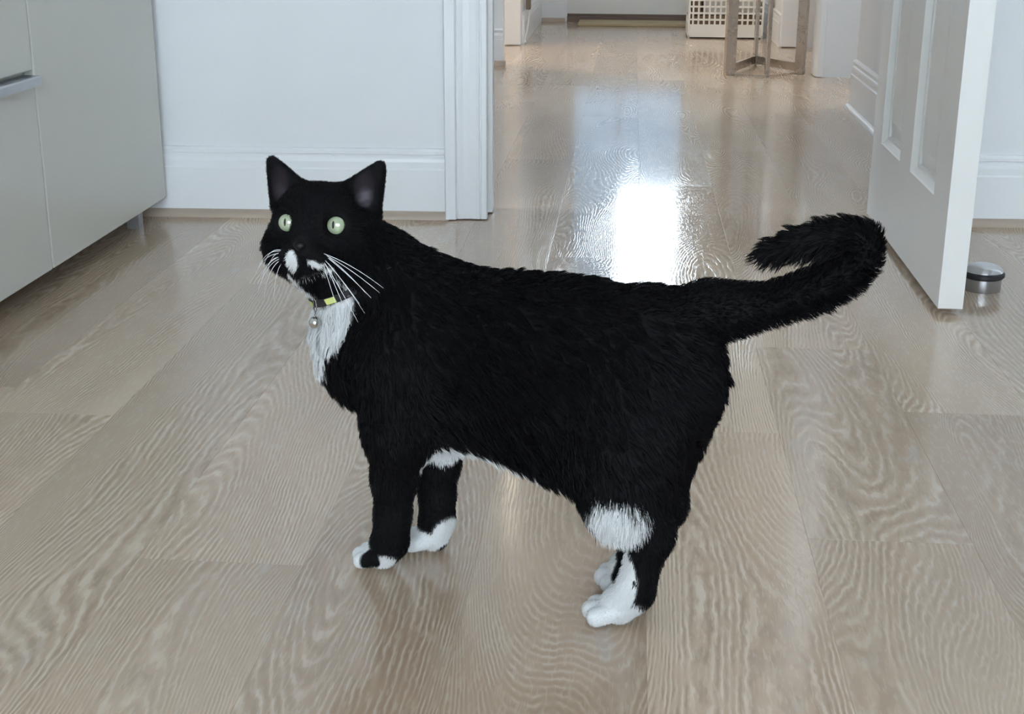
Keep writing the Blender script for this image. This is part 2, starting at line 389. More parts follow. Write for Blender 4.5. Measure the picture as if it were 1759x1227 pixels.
# second added lamp, cool and out of view, brightens the hall from the right
lamp2 = empty('fill_lamp', (1.78, 7.6, CZ)); tag(lamp2, 'added round cool fill lamp, unseen in the room right of the hallway', 'lamp')
ma2, nt, p = newmat('fill_glow_cool'); p.inputs['Emission Color'].default_value = (0.86, 0.94, 1.0, 1); p.inputs['Emission Strength'].default_value = 20.0
MB().lathe([(0.0, -0.16), (0.12, -0.15), (0.22, -0.10), (0.25, -0.03), (0.25, 0.0)], 32).build('fill_lamp_shade', ma2, lamp2, smooth=True)
MB().lathe([(0.27, -0.02), (0.28, 0.0), (0.0, 0.0)], 32).build('rim', M['alu'], lamp2)

# ------------------------------------------------------------------ open panelled door
d1 = empty('door_1', (0.80, 4.62, 0), 0); tag(d1, 'white panelled door standing open into the room', 'door', kind='structure')
TH = 0.062; YN = 3.478 - 4.62; YF = 0.0
def leaf(n, y0, y1, z0, z1, bev=0.0): return MB().box(0, TH, y0, y1, z0, z1).build(n, M['door'], d1, bevel=bev)
pa = (4.145 - 4.62, 4.47 - 4.62); pb = (3.655 - 4.62, 3.985 - 4.62)    # the two panels
zb, zt = 0.275, 1.45; zb2, zt2 = 1.75, 2.95
leaf('stile', YN, pb[0], 0.018, 3.14); leaf('stile', pa[1], YF, 0.018, 3.14)
leaf('mullion', pb[1], pa[0], zb, zt); leaf('mullion', pb[1], pa[0], zb2, zt2)
for (z0, z1) in ((0.018, zb), (zt, zb2), (zt2, 3.14)): leaf('rail', pb[0], pa[1], z0, z1)
for (y0, y1) in (pa, pb):
    for (z0, z1) in ((zb, zt), (zb2, zt2)):
        mb = MB()
        for (xs, s) in ((0.0, 1), (TH, -1)):
            rings = [(0.0, 0.0), (0.004, 0.004), (0.018, 0.016), (0.024, 0.018), (0.026, 0.026), (0.034, 0.026), (0.080, 0.012)]
            o = len(mb.v)
            for (ins, dep) in rings:
                mb.v += [(xs + s * dep, y0 + ins, z0 + ins), (xs + s * dep, y1 - ins, z0 + ins), (xs + s * dep, y1 - ins, z1 - ins), (xs + s * dep, y0 + ins, z1 - ins)]
            for r in range(len(rings) - 1):
                for k in range(4): mb.f.append((o + r * 4 + k, o + r * 4 + (k + 1) % 4, o + r * 4 + 4 + (k + 1) % 4, o + r * 4 + 4 + k))
            e = o + 4 * (len(rings) - 1); mb.f.append((e, e + 1, e + 2, e + 3))
        mb.build('panel', M['door'], d1)

# ------------------------------------------------------------------ door stop
ds = empty('door_stop', (0.972, 3.745, 0)); tag(ds, 'round brushed steel door stop with a black rubber ring', 'door stop')
MB().lathe([(0, 0.0), (0.048, 0.0), (0.049, 0.003), (0.049, 0.036), (0.046, 0.038), (0, 0.038)], 48).build('base', M['steel_base'], ds, smooth=True)
MB().lathe([(0.040, 0.034), (0.052, 0.035), (0.0565, 0.040), (0.0565, 0.048), (0.053, 0.052), (0.040, 0.053)], 48).build('rubber_ring', M['rubber'], ds, smooth=True)
MB().lathe([(0.0, 0.050), (0.050, 0.050), (0.0525, 0.053), (0.050, 0.060), (0.038, 0.068), (0.018, 0.073), (0.0, 0.074)], 48).build('cap', M['steel'], ds, smooth=True)

# ------------------------------------------------------------------ cabinets
CXF = -1.5; CB = 0.068; CT = 1.30
def cabinet(name, y0, y1, label):
    c = empty(name, (CXF, y0, 0)); tag(c, label, 'cabinet', 'cream cabinets along the left wall')
    MB().box(-1.08, -0.03, 0.002, y1 - y0 - 0.002, CB + 0.002, CT).build('body', M['cab'], c)
    return c
ya, yb, yc = 2.35, 3.452, 4.385
c1 = cabinet('cabinet', yb, yc, 'cream cabinet with one plain tall door beside the back wall')
MB().box(-0.028, 0, 0.004, yc - yb, CB, CT - 0.01).build('door', M['cab'], c1, bevel=0.003)
c2 = cabinet('cabinet', ya, yb, 'cream drawer cabinet with a grey bar handle at the left edge')
dw = MB().box(-0.028, 0, 0, yb - ya - 0.004, CB, 0.572).build('drawer', M['cab'], c2, bevel=0.003)
hp = [(-0.02, 0.574), (0.022, 0.574), (0.024, 0.570), (0.024, 0.550), (0.020, 0.550), (0.018, 0.566), (-0.02, 0.566)]
MB().prism(hp, 0.02, yb - ya - 0.012, 'y').build('handle', M['alu'], dw)
MB().box(-0.028, 0, 0, yb - ya - 0.004, 0.586, CT - 0.01).build('drawer', M['cab'], c2, bevel=0.003)
for c, ys in ((c1, (0.78,)), (c2, (0.12,))):
    for y in ys:
        for x in (-0.055, -0.98):
            MB().lathe([(0, 0), (0.028, 0), (0.028, CB + 0.004), (0, CB + 0.004)], 4).build('leg', M['alu'], c, loc=(x, y, 0), rz=math.radians(45))

# ------------------------------------------------------------------ far things: mat, basket, table frame, cord
mt = MB().box(-0.44, 0.86, 11.93, 12.30, 0, 0.024).build('door_mat', M['mat'], bevel=0.006)
tag(mt, 'beige coir door mat in front of the front door', 'mat')

bk = empty('laundry_basket', (0.72, 10.95, 0)); tag(bk, 'white plastic grid basket on the hallway floor by the front door', 'basket')
bw, bd, bh = 0.285, 0.42, 0.62
MB().box(-bw, bw, 0, bd, 0.010, 0.024).build('base', M['plastic'], bk)
for (x, y) in ((-bw, 0), (bw, 0), (-bw, bd), (bw, bd)):
    MB().box(x - 0.016 if x > 0 else x, x if x > 0 else x + 0.016, y if y == 0 else y - 0.016, y + 0.016 if y == 0 else y, 0.0, bh).build('corner_post', M['plastic'], bk, bevel=0.004)
def panel_grid(face):
    for r, (z0, z1) in enumerate(((0.024, 0.105), (bh - 0.05, bh))):
        b = (-bw + 0.016, bw - 0.016, 0.002, 0.012, z0, z1) if face == 0 else ((-bw + 0.016, bw - 0.016, bd - 0.012, bd - 0.002, z0, z1) if face == 1 else ((-bw + 0.002, -bw + 0.012, 0.016, bd - 0.016, z0, z1) if face == 2 else (bw - 0.012, bw - 0.002, 0.016, bd - 0.016, z0, z1)))
        MB().box(*b).build('side_band', M['plastic'], bk)
    n = 13 if face < 2 else 9
    for k in range(n):
        if face < 2:
            x = -bw + 0.016 + (2 * bw - 0.032) * (k + 0.5) / n; y = 0.004 if face == 0 else bd - 0.010
            MB().box(x - 0.007, x + 0.007, y, y + 0.006, 0.105, bh - 0.05).build('bar', M['plastic'], bk)
        else:
            y = 0.016 + (bd - 0.032) * (k + 0.5) / n; x = -bw + 0.004 if face == 2 else bw - 0.010
            MB().box(x, x + 0.006, y - 0.007, y + 0.007, 0.105, bh - 0.05).build('bar', M['plastic'], bk)
    for k in range(9):
        z = 0.14 + k * 0.048
        if face < 2:
            y = 0.002 if face == 0 else bd - 0.012
            MB().box(-bw + 0.016, bw - 0.016, y, y + 0.004, z - 0.007, z + 0.007).build('crossbar', M['plastic'], bk)
        else:
            x = -bw + 0.002 if face == 2 else bw - 0.012
            MB().box(x, x + 0.004, 0.016, bd - 0.016, z - 0.007, z + 0.007).build('crossbar', M['plastic'], bk)
for fc in range(4): panel_grid(fc)

bl = MB().box(-bw + 0.03, bw - 0.03, 0.03, bd - 0.03, 0.026, 0.17).box(-bw + 0.03, -bw + 0.10, 0.03, bd - 0.03, 0.17, 0.5).build('folded_blanket', M['blanket'], loc=(0.72, 10.95, 0), bevel=0.02, smooth=True)
tag(bl, 'brown folded blanket at the bottom of the white grid basket', 'blanket')
tw = MB().box(-bw + 0.11, bw - 0.03, 0.05, bd - 0.05, 0.175, 0.48).build('folded_towel', M['towel'], loc=(0.72, 10.95, 0), bevel=0.03, smooth=True)
tag(tw, 'white folded towel lying inside the grid basket', 'towel')

tb = empty('table_frame', (0.82, 8.85, 0)); tag(tb, 'slim bronze metal side table frame standing in the hallway', 'side table')
lg = {'l': (0.602, 8.60), 'f': (0.819, 8.53), 'r': (1.035, 8.72), 'b': (0.800, 9.15)}
q = {k: (a - 0.82, b - 8.85) for k, (a, b) in lg.items()}
TZ = 1.15
def bar(n, x, y, wx, wy, ang):
    MB().box(-wx, wx, -wy, wy, 0.0, TZ).build(n, M['bronze'], tb, loc=(x, y, 0), rz=ang, bevel=0.002)
bar('leg', *q['l'], 0.034, 0.014, math.radians(25)); bar('leg', *q['r'], 0.030, 0.014, math.radians(-40))
bar('leg', *q['f'], 0.012, 0.012, 0.3); bar('leg', *q['b'], 0.011, 0.011, 0.3)
def railb(a, b, z0, z1, wd):
    dx, dy = b[0] - a[0], b[1] - a[1]; ln = math.hypot(dx, dy)
    MB().box(0, ln, -wd, wd, z0, z1).build('rail', M['bronze'], tb, loc=(a[0], a[1], 0), rz=math.atan2(dy, dx))
railb(q['l'], q['b'], 0.012, 0.062, 0.008); railb(q['r'], q['b'], 0.012, 0.062, 0.008)
for a, b in (('l', 'f'), ('f', 'r')): railb(q[a], q[b], 0.004, 0.012, 0.006)
for a, b in (('l', 'b'), ('b', 'r'), ('l', 'f'), ('f', 'r')): railb(q[a], q[b], TZ - 0.05, TZ, 0.008)
MB().lathe([(0, TZ), (0.36, TZ), (0.37, TZ + 0.012), (0.36, TZ + 0.03), (0, TZ + 0.03)], 40).build('table_top', M['stone'], tb, smooth=True)

cd = empty('power_cord', (-0.775, 10.5, 0)); tag(cd, 'white power cord hanging from a plug on the hallway wall', 'cord')
MB().tube([(0.02, 0.05, 0.25), (0.024, 0.03, 0.20), (0.022, 0.0, 0.14), (0.012, -0.05, 0.07), (0.004, -0.10, 0.02), (0.012, -0.14, 0.008)], 0.007, 8).build('cable', M['cord'], cd, smooth=True)
MB().box(0.0, 0.035, 0.02, 0.09, 0.23, 0.36).build('plug', M['socket'], cd, bevel=0.008)

# ------------------------------------------------------------------ the cat: one skin grown from a smooth distance field
S = 0.65 / 0.70
CATLOC = (-0.1096, 1.2555, 0.0)
CATROT = math.atan2(0.35422706, -0.93515945)
def V3(u, v, z): return np.array((u, v, z), float) * S
class Prim:
    def __init__(s, fn, lo, hi, k, flow, fur, sign=1): s.fn, s.lo, s.hi, s.k, s.flow, s.fur, s.sign = fn, np.array(lo), np.array(hi), k, np.array(flow, float), fur, sign
PR = []
def cap(a, b, ra, rb, k=0.02, flow=None, fur=0.010, sv=1.0):
    a = np.array(a, float); b = np.array(b, float); ba = b - a
    sc = np.array((1, sv, 1)); A = a * sc; BA = ba * sc; l2 = BA.dot(BA) + 1e-12
    def fn(P):
        Q = P * sc - A; t = np.clip((Q @ BA) / l2, 0, 1)
        return np.linalg.norm(Q - t[..., None] * BA, axis=-1) - (ra + (rb - ra) * t)
    r = max(ra, rb)
    PR.append(Prim(fn, np.minimum(a, b) - r, np.maximum(a, b) + r, k, ba if flow is None else flow, fur))
def ell(c, rad, ax=None, k=0.015, flow=(-1, 0, -0.2), fur=0.008, sign=1):
    c = np.array(c, float); rad = np.array(rad, float); ax = np.eye(3) if ax is None else np.array(ax)
    def fn(P):
        q = (P - c) @ ax.T; k0 = np.linalg.norm(q / rad, axis=-1); k1 = np.linalg.norm(q / (rad * rad), axis=-1) + 1e-9
        return k0 * (k0 - 1) / k1
    r = rad.max(); PR.append(Prim(fn, c - r, c + r, k, flow, fur, sign))
def tri(p0, p1, p2, r, k=0.006, flow=(0, 0, 1), fur=0.003):
    p0, p1, p2 = [np.array(p, float) for p in (p0, p1, p2)]
    e = [p1 - p0, p2 - p1, p0 - p2]; n = np.cross(e[0], -e[2]); n /= np.linalg.norm(n); ps = [p0, p1, p2]
    def fn(P):
        inside = np.ones(P.shape[:-1], bool); best = np.full(P.shape[:-1], 1e9)
        for i in range(3):
            d = P - ps[i]; inside &= (d @ np.cross(n, e[i])) >= 0
            t = np.clip((d @ e[i]) / e[i].dot(e[i]), 0, 1); best = np.minimum(best, np.linalg.norm(d - t[..., None] * e[i], axis=-1))
        return np.where(inside, np.abs((P - p0) @ n), best) - r
    q = np.array(ps); PR.append(Prim(fn, q.min(0) - r, q.max(0) + r, k, flow, fur))

# torso
TS = [(0.138, 0.252, 0.076), (0.06, 0.246, 0.090), (-0.02, 0.246, 0.092), (-0.08, 0.240, 0.102), (-0.149, 0.262, 0.082)]
for (u0, z0, r0), (u1, z1, r1) in zip(TS[:-1], TS[1:]):
    cap(V3(u0, 0, z0), V3(u1, 0, z1), r0 * S, r1 * S, 0.02, (-1, 0, -0.35), 0.016, sv=1.38)
# neck
HC = V3(0.2055, 0.020, 0.3702)
cap(V3(0.120, 0.0, 0.285), HC + V3(-0.020, -0.012, -0.026), 0.060, 0.042, 0.03, (-0.5, 0, -0.8), 0.014)
cap(V3(0.085, 0.0, 0.295), V3(0.155, 0.002, 0.330), 0.036, 0.036, 0.03, (-1, 0, -0.5), 0.009)
ell(V3(0.164, 0.004, 0.252), (0.046, 0.045, 0.056), None, 0.03, (-0.1, 0, -1), 0.016)
# shoulders and fore legs
for (sgn, sh, el, md, wr, an, pw, toe) in (
    (1, (0.100, .050, .255), (0.100, .046, .175), (0.1130, .037, .112), (0.1180, .034, .066), (0.123, .032, .034), (0.134, .032, .019), (0.158, .030, .015)),
    (-1, (0.100, -.048, .255), (0.090, -.040, .170), (0.0988, -.032, .104), (0.0985, -.031, .068), (0.099, -.031, .038), (0.104, -.030, .019), (0.132, -.027, .015))):
    dn = (-0.05, 0, -1)
    cap(V3(*sh), V3(*el), 0.044, 0.033, 0.025, (-0.3, 0, -1), 0.011)
    cap(V3(*el), V3(*md), 0.031, 0.0205, 0.018, dn, 0.008)
    cap(V3(*md), V3(*wr), 0.0205, 0.0170, 0.012, dn, 0.005)
    cap(V3(*wr), V3(*an), 0.0175, 0.0165, 0.010, dn, 0.0035)
    cap(V3(*an), V3(*pw), 0.0165, 0.0170, 0.010, (0.3, 0, -0.6), 0.004)
    d = V3(*toe) - V3(*pw); d[2] = 0; d /= np.linalg.norm(d); sd = np.array((-d[1], d[0], 0))
    for j, (o, f) in enumerate(((-0.0160, -0.008), (-0.0056, 0.001), (0.0056, 0.001), (0.0160, -0.008))):
        t = V3(*toe) + sd * o + d * f; t[2] = 0.0105
        cap(V3(*pw) + sd * o * 0.7 + np.array((0, 0, -0.002)), t, 0.0080, 0.0084, 0.0010, (0.5, 0, -0.6), 0.0013)
# thighs and hind legs
for (th, kn, hk, hl, pw, toe) in (
    ((-0.144, .040, .220), (-0.150, .048, .150), (-0.180, .042, .112), (-0.163, .037, .042), (-0.146, .036, .022), (-0.121, .035, .015)),
    ((-0.144, -.040, .220), (-0.145, -.045, .145), (-0.165, -.042, .105), (-0.140, -.040, .042), (-0.124, -.039, .022), (-0.104, -.038, .015))):
    ell(V3(*th), np.array((0.064, 0.040, 0.088)) * S, None, 0.03, (-0.8, 0, -0.8), 0.013)
    cap(V3(*th) + V3(0.005, 0, -0.03), V3(*kn), 0.042, 0.031, 0.03, (-0.6, 0, -0.9), 0.013)
    cap(V3(*kn), V3(*hk), 0.030, 0.0190, 0.02, (-0.8, 0, -0.7), 0.009)
    cap(V3(*hk), V3(*hl), 0.0190, 0.0160, 0.012, (0.1, 0, -1), 0.0045)
    cap(V3(*hl), V3(*pw), 0.0165, 0.0175, 0.012, (0.3, 0, -0.6), 0.004)
    d = V3(*toe) - V3(*pw); d[2] = 0; d /= np.linalg.norm(d); sd = np.array((-d[1], d[0], 0))
    for j, (o, f) in enumerate(((-0.0172, -0.008), (-0.0060, 0.002), (0.0060, 0.002), (0.0172, -0.008))):
        t = V3(*toe) + sd * o + d * f; t[2] = 0.0110
        cap(V3(*pw) + sd * o * 0.75 + np.array((0, 0, -0.002)), t, 0.0085, 0.0092, 0.0010, (0.5, 0, -0.6), 0.0013)
# tail
TL = [(-0.150, 0.285), (-0.1971, 0.3095), (-0.2207, 0.3121), (-0.2413, 0.3179), (-0.2613, 0.3251), (-0.2808, 0.3343), (-0.2999, 0.3448), (-0.316, 0.3578), (-0.3259, 0.3724), (-0.3258, 0.3852), (-0.315, 0.3889), (-0.2968, 0.3875), (-0.2752, 0.3805), (-0.2558, 0.3720), (-0.2446, 0.3660)]
TR = [0.030, 0.0205, 0.0175, 0.0160, 0.0155, 0.0160, 0.0160, 0.0155, 0.0145, 0.0140, 0.0128, 0.0115, 0.0098, 0.0066, 0.0035]
TV = [0.0] * 8 + [0.002, 0.006, 0.010, 0.014, 0.016, 0.017, 0.018]
n_tail0 = len(PR)
for i in range(len(TL) - 1):
    cap((TL[i][0], TV[i], TL[i][1]), (TL[i + 1][0], TV[i + 1], TL[i + 1][1]), TR[i], TR[i + 1], 0.008 if i > 2 else 0.02, None, 0.0065 + 0.0006 * min(i, 9))
# head, in its own frame: f forward, r the cat's right, up
ha = math.radians(103.5); hp_ = math.radians(10)
HF = np.array((math.cos(ha) * math.cos(hp_), math.sin(ha) * math.cos(hp_), math.sin(hp_)))
HU = np.array((-math.cos(ha) * math.sin(hp_), -math.sin(ha) * math.sin(hp_), math.cos(hp_)))
HR = np.cross(HF, HU)
HAX = np.array((HR, HF, HU))
def hd_(r, f, u): return HC + HR * r + HF * f + HU * u
def hell(r, f, u, rr, rf, ru, k=0.012, flow=(0, -1, 0), fur=0.006, sign=1):
    fl = HR * flow[0] + HF * flow[1] + HU * flow[2]; ell(hd_(r, f, u), (rr, rf, ru), HAX, k, fl, fur, sign)
hell(0, -0.006, 0.008, 0.046, 0.045, 0.036, 0.02, (0, -1, 0.3), 0.005)          # skull
hell(0, 0.012, 0.014, 0.034, 0.028, 0.026, 0.02, (0, -0.4, 1), 0.004)           # brow
for s in (1, -1):
    hell(s * 0.030, 0.000, -0.018, 0.026, 0.028, 0.024, 0.015, (s * 0.9, -0.5, -0.5), 0.010)   # cheeks
    hell(s * 0.0115, 0.041, -0.0235, 0.0145, 0.016, 0.0115, 0.006, (s * 0.7, -0.5, -0.35), 0.004)  # whisker pads
    hell(s * 0.021, 0.0255, -0.003, 0.011, 0.012, 0.010, 0.012, (s, -0.4, -0.4), 0.003)
hell(0, 0.036, -0.006, 0.0125, 0.020, 0.014, 0.012, (0, -0.7, 0.7), 0.0025)     # bridge of the nose
hell(0, 0.050, -0.0125, 0.0085, 0.0085, 0.0065, 0.006, (0, -0.7, 0.7), 0.0015)  # nose
hell(0, 0.036, -0.036, 0.0135, 0.015, 0.011, 0.008, (0, -0.5, -0.7), 0.006)     # chin
hell(0, 0.005, -0.035, 0.026, 0.030, 0.020, 0.016, (0, -0.8, -0.6), 0.010)      # jaw and throat
for s in (1, -1):                                                               # ears
    o, i_, t = hd_(s * 0.051, -0.012, 0.020), hd_(s * 0.018, -0.004, 0.038), hd_(s * 0.0550, -0.010, 0.0635)
    tri(o, i_, t, 0.0060, 0.010, HU * 1.0 + HR * s * 0.3, 0.0028)
    tri(hd_(s * 0.046, -0.022, 0.018), hd_(s * 0.022, -0.016, 0.036), hd_(s * 0.0525, -0.014, 0.056), 0.0050, 0.008, HU, 0.003)
    c = hd_(s * 0.0435, 0.0050, 0.040)
    e1 = t - (o + i_) / 2; e1 /= np.linalg.norm(e1); e0 = (i_ - o); e0 -= e1 * e0.dot(e1); e0 /= np.linalg.norm(e0); e2 = np.cross(e0, e1)
    ell(c, (0.0115, 0.0085, 0.0205), np.array((e0, e2, e1)), 0.004, HU, 0.002, sign=-1)
EYES = []
for s in (1, -1):                                                               # eye sockets
    EYES.append(hd_(s * (0.0228 if s > 0 else 0.0255), 0.0228, 0.0068)); ell(hd_(s * (0.0236 if s > 0 else 0.0264), 0.036, 0.0070), (0.0112, 0.0085, 0.0104), HAX, 0.003, HF, 0.002, sign=-1)

# sample the field on a grid
VS = 0.0020
lo = np.min([p.lo for p in PR if p.sign > 0], 0) - 0.02; hi = np.max([p.hi for p in PR if p.sign > 0], 0) + 0.02
N = np.ceil((hi - lo) / VS).astype(int) + 1
F = np.full(N, 0.06, np.float32)
def region(p):
    a = np.maximum(((p.lo - 0.035 - lo) / VS).astype(int), 0); b = np.minimum(((p.hi + 0.035 - lo) / VS).astype(int) + 2, N)
    sl = tuple(slice(x, y) for x, y in zip(a, b))
    g = np.stack(np.meshgrid(*[lo[i] + VS * np.arange(a[i], b[i]) for i in range(3)], indexing='ij'), -1)
    return sl, g
for p in PR:
    sl, g = region(p); d = p.fn(g).astype(np.float32); A = F[sl]
    if p.sign > 0:
        h = np.clip(0.5 + 0.5 * (A - d) / p.k, 0, 1); F[sl] = A * (1 - h) + d * h - p.k * h * (1 - h)
    else:
        h = np.clip(0.5 - 0.5 * (A + d) / p.k, 0, 1); F[sl] = A * (1 - h) - d * h + p.k * h * (1 - h)

def surface_nets(F):
    s = F < 0; nx, ny, nz = F.shape
    cnt = np.zeros((nx - 1, ny - 1, nz - 1), np.int8)
    for i in (0, 1):
        for j in (0, 1):
            for k in (0, 1): cnt += s[i:nx - 1 + i, j:ny - 1 + j, k:nz - 1 + k]
    act = np.argwhere((cnt > 0) & (cnt < 8)); idx = np.full(cnt.shape, -1, np.int64); idx[tuple(act.T)] = np.arange(len(act))
    pos = np.zeros((len(act), 3)); num = np.zeros(len(act))
    cor = [(i, j, k) for i in (0, 1) for j in (0, 1) for k in (0, 1)]
    for a in cor:
        for ax in range(3):
            if a[ax]: continue
            b = list(a); b[ax] = 1
            fa = F[tuple((act + a).T)]; fb = F[tuple((act + b).T)]; cr = (fa < 0) != (fb < 0)
            t = np.where(cr, fa / np.where(cr, fa - fb, 1), 0)
            q = act + np.array(a, float); q[:, ax] += t; pos[cr] += q[cr]; num[cr] += 1
    pos /= num[:, None]
    faces = []
    for ax in range(3):
        u, v = [(1, 2), (2, 0), (0, 1)][ax]
        sa = [slice(None)] * 3; sb = [slice(None)] * 3; sa[ax] = slice(0, -1); sb[ax] = slice(1, None)
        e = np.argwhere(s[tuple(sa)] != s[tuple(sb)]); e = e[(e[:, u] > 0) & (e[:, v] > 0)]
        flip = ~s[tuple(e.T)]
        def ci(du, dv):
            c = e.copy(); c[:, u] += du; c[:, v] += dv; return idx[tuple(c.T)]
        qd = np.stack([ci(-1, -1), ci(0, -1), ci(0, 0), ci(-1, 0)], 1); qd[flip] = qd[flip][:, ::-1]; faces.append(qd)
    return pos, np.concatenate(faces)
vp, fq = surface_nets(F)
# smooth a little
deg = np.zeros(len(vp)); ed = np.concatenate([fq[:, [0, 1]], fq[:, [1, 2]], fq[:, [2, 3]], fq[:, [3, 0]]])
np.add.at(deg, ed[:, 0], 1); np.add.at(deg, ed[:, 1], 1)
for it in range(1):
    acc = np.zeros_like(vp); np.add.at(acc, ed[:, 0], vp[ed[:, 1]]); np.add.at(acc, ed[:, 1], vp[ed[:, 0]]); vp = 0.5 * vp + 0.5 * acc / deg[:, None]
vp = lo + vp * VS
vp[:, 2] = np.maximum(vp[:, 2], 0.0006)
# normals
e1 = vp[fq[:, 2]] - vp[fq[:, 0]]; e2 = vp[fq[:, 3]] - vp[fq[:, 1]]; fn_ = np.cross(e1, e2)
vn = np.zeros_like(vp)
for c in range(4): np.add.at(vn, fq[:, c], fn_)
vn /= np.linalg.norm(vn, axis=1)[:, None] + 1e-12
# flow and fur length from the nearest pieces of the figure
wsum = np.zeros(len(vp)); flow = np.zeros_like(vp); furl = np.zeros(len(vp)); taily = np.zeros(len(vp))
for ip, p in enumerate(PR):
    if p.sign < 0: continue
    m_ = np.all((vp > p.lo - 0.02) & (vp < p.hi + 0.02), axis=1)
    if not m_.any(): continue
    wt = np.exp(-np.abs(p.fn(vp[m_])) / 0.004) + 1e-9
    fl = p.flow / (np.linalg.norm(p.flow) + 1e-9)
    flow[m_] += wt[:, None] * fl; furl[m_] += wt * p.fur; wsum[m_] += wt
    if n_tail0 + 1 <= ip < n_tail0 + len(TL) - 1: taily[m_] += wt
furl /= wsum + 1e-12; taily /= wsum + 1e-12
flow -= vn * (flow * vn).sum(1)[:, None]; flow /= np.linalg.norm(flow, axis=1)[:, None] + 1e-9

def lumpy(P, sc, seed=0):
    r = np.random.default_rng(seed); o = np.zeros(len(P))
    for i in range(5):
        k = r.normal(size=3) * sc * (1 + 0.5 * i); o += np.sin(P @ k + r.uniform(0, 6.28)) / (1 + 0.4 * i)
    return o / 2.2
WHITE = []
def white_field(P):
    """> 0 where the coat is white"""
    w_ = np.full(len(P), -1.0)
    for (c, rad) in WHITE:
        w_ = np.maximum(w_, 1 - np.linalg.norm((P - np.array(c)) / np.array(rad), axis=1))
    for (c, rad) in BLACK:
        w_ = np.minimum(w_, np.linalg.norm((P - np.array(c)) / np.array(rad), axis=1) - 1)
    return w_
BLACK = []
def hw(r_, f_, u_, rad): return (hd_(r_, f_, u_), rad)
WHITE += [((0.170, 0.045, 0.275), (0.040, 0.050, 0.040)), ((0.190, 0.038, 0.235), (0.022, 0.036, 0.030)), ((0.185, 0.0, 0.262), (0.03, 0.045, 0.045)),   # bib
          ((0.142, 0.030, 0.012), (0.022, 0.030, 0.022)), ((0.112, 0.044, 0.009), (0.015, 0.013, 0.014)),                                           # near fore paw
          ((0.095, -0.028, 0.008), (0.050, 0.040, 0.022)), ((0.075, -0.022, 0.026), (0.016, 0.020, 0.017)),                                         # far fore paw
          ((-0.125, 0.045, 0.015), (0.042, 0.030, 0.032)), ((-0.146, 0.050, 0.055), (0.014, 0.014, 0.032)),                                         # near hind paw
          ((-0.098, -0.035, 0.014), (0.022, 0.030, 0.028)),                                                                                        # far hind paw
          ((-0.146, 0.077, 0.124), (0.027, 0.030, 0.026)),                                                                                         # thigh tuft
          ((0.030, 0.000, 0.130), (0.075, 0.046, 0.030)), ((-0.060, 0.0, 0.112), (0.070, 0.040, 0.022)), ((0.060, -0.012, 0.142), (0.022, 0.022, 0.022)),   # belly
          hw(0.0085, 0.054, -0.0275, (0.0050, 0.0080, 0.0105)), hw(0.016, 0.030, -0.047, (0.012, 0.012, 0.010)),                                     # muzzle and chin
          hw(-0.0110, 0.0560, -0.0275, (0.0050, 0.0050, 0.0030)), hw(-0.0165, 0.0520, -0.0300, (0.0060, 0.0060, 0.0030)), hw(-0.0215, 0.0400, -0.0340, (0.0060, 0.0060, 0.0034))]
BLACK += [((-0.1575, 0.0535, 0.0560), (0.0028, 0.004, 0.0028)), ((0.083, -0.028, 0.003), (0.009, 0.010, 0.008)), ((0.127, 0.050, 0.014), (0.011, 0.011, 0.014)), ((-0.118, -0.012, 0.030), (0.012, 0.014, 0.016)), hw(-0.013, 0.034, -0.0510, (0.025, 0.025, 0.0140))]
wf_ = white_field(vp)
me = bpy.data.meshes.new('body')
me.from_pydata(vp.tolist(), [], fq.tolist()); me.polygons.foreach_set('use_smooth', [True] * len(fq))
at = me.color_attributes.new('coat', 'FLOAT_COLOR', 'POINT')
wv = np.clip(0.5 + 6 * wf_, 0, 1)
# bare skin inside the ears and on the nose leather
skin = np.zeros(len(vp))
for s in (1, -1):
    c = hd_(s * 0.0435, -0.001, 0.040); d_ = np.linalg.norm((vp - c) @ HAX.T / np.array((0.012, 0.008, 0.022)), axis=1); front = (vn @ HF) > 0.1
    skin = np.maximum(skin, np.clip(1.6 - 1.4 * d_, 0, 1) * front)
blk = np.array((0.003, 0.0028, 0.0033)); wht = np.array((0.66, 0.66, 0.65)); ear = np.array((0.030, 0.022, 0.026))
pale = np.zeros(len(vp))
for s, q in ((1, 0.25), (-1, 1.0)):
    d_ = np.linalg.norm((vp - hd_(s * 0.0435, -0.002, 0.0335)) @ HAX.T / np.array((0.0085, 0.012, 0.0095)), axis=1); pale = np.maximum(pale, q * np.clip(1.5 - 1.3 * d_, 0, 1))
earc = ear * 0.55 + (np.array((0.115, 0.100, 0.115)) - ear) * (pale * (0.75 + 0.35 * lumpy(vp, 330, 3)))[:, None]
colr = blk + (earc - blk) * skin[:, None]; colr = colr + (wht - colr) * wv[:, None]
at.data.foreach_set('color', np.concatenate([colr, np.ones((len(vp), 1))], 1).astype(np.float32).ravel())
ma, nt, p = newmat('cat_coat'); a_ = nd(nt, 'ShaderNodeAttribute'); a_.attribute_name = 'coat'
nt.links.new(a_.outputs['Color'], p.inputs['Base Color']); p.inputs['Roughness'].default_value = 0.75; p.inputs['Specular IOR Level'].default_value = 0.15
me.materials.append(ma)
cat = bpy.data.objects.new('cat', None); COL.objects.link(cat); cat.location = CATLOC; cat.rotation_euler = (0, 0, CATROT)
tag(cat, 'black and white tuxedo cat standing side on with curled tail, looking at the viewer', 'cat')
body = bpy.data.objects.new('body', me); COL.objects.link(body); body.parent = cat
def child(name, me_, parent, label=None):
    o = bpy.data.objects.new(name, me_); COL.objects.link(o); o.parent = parent
    if label: o['label'] = label
    return o

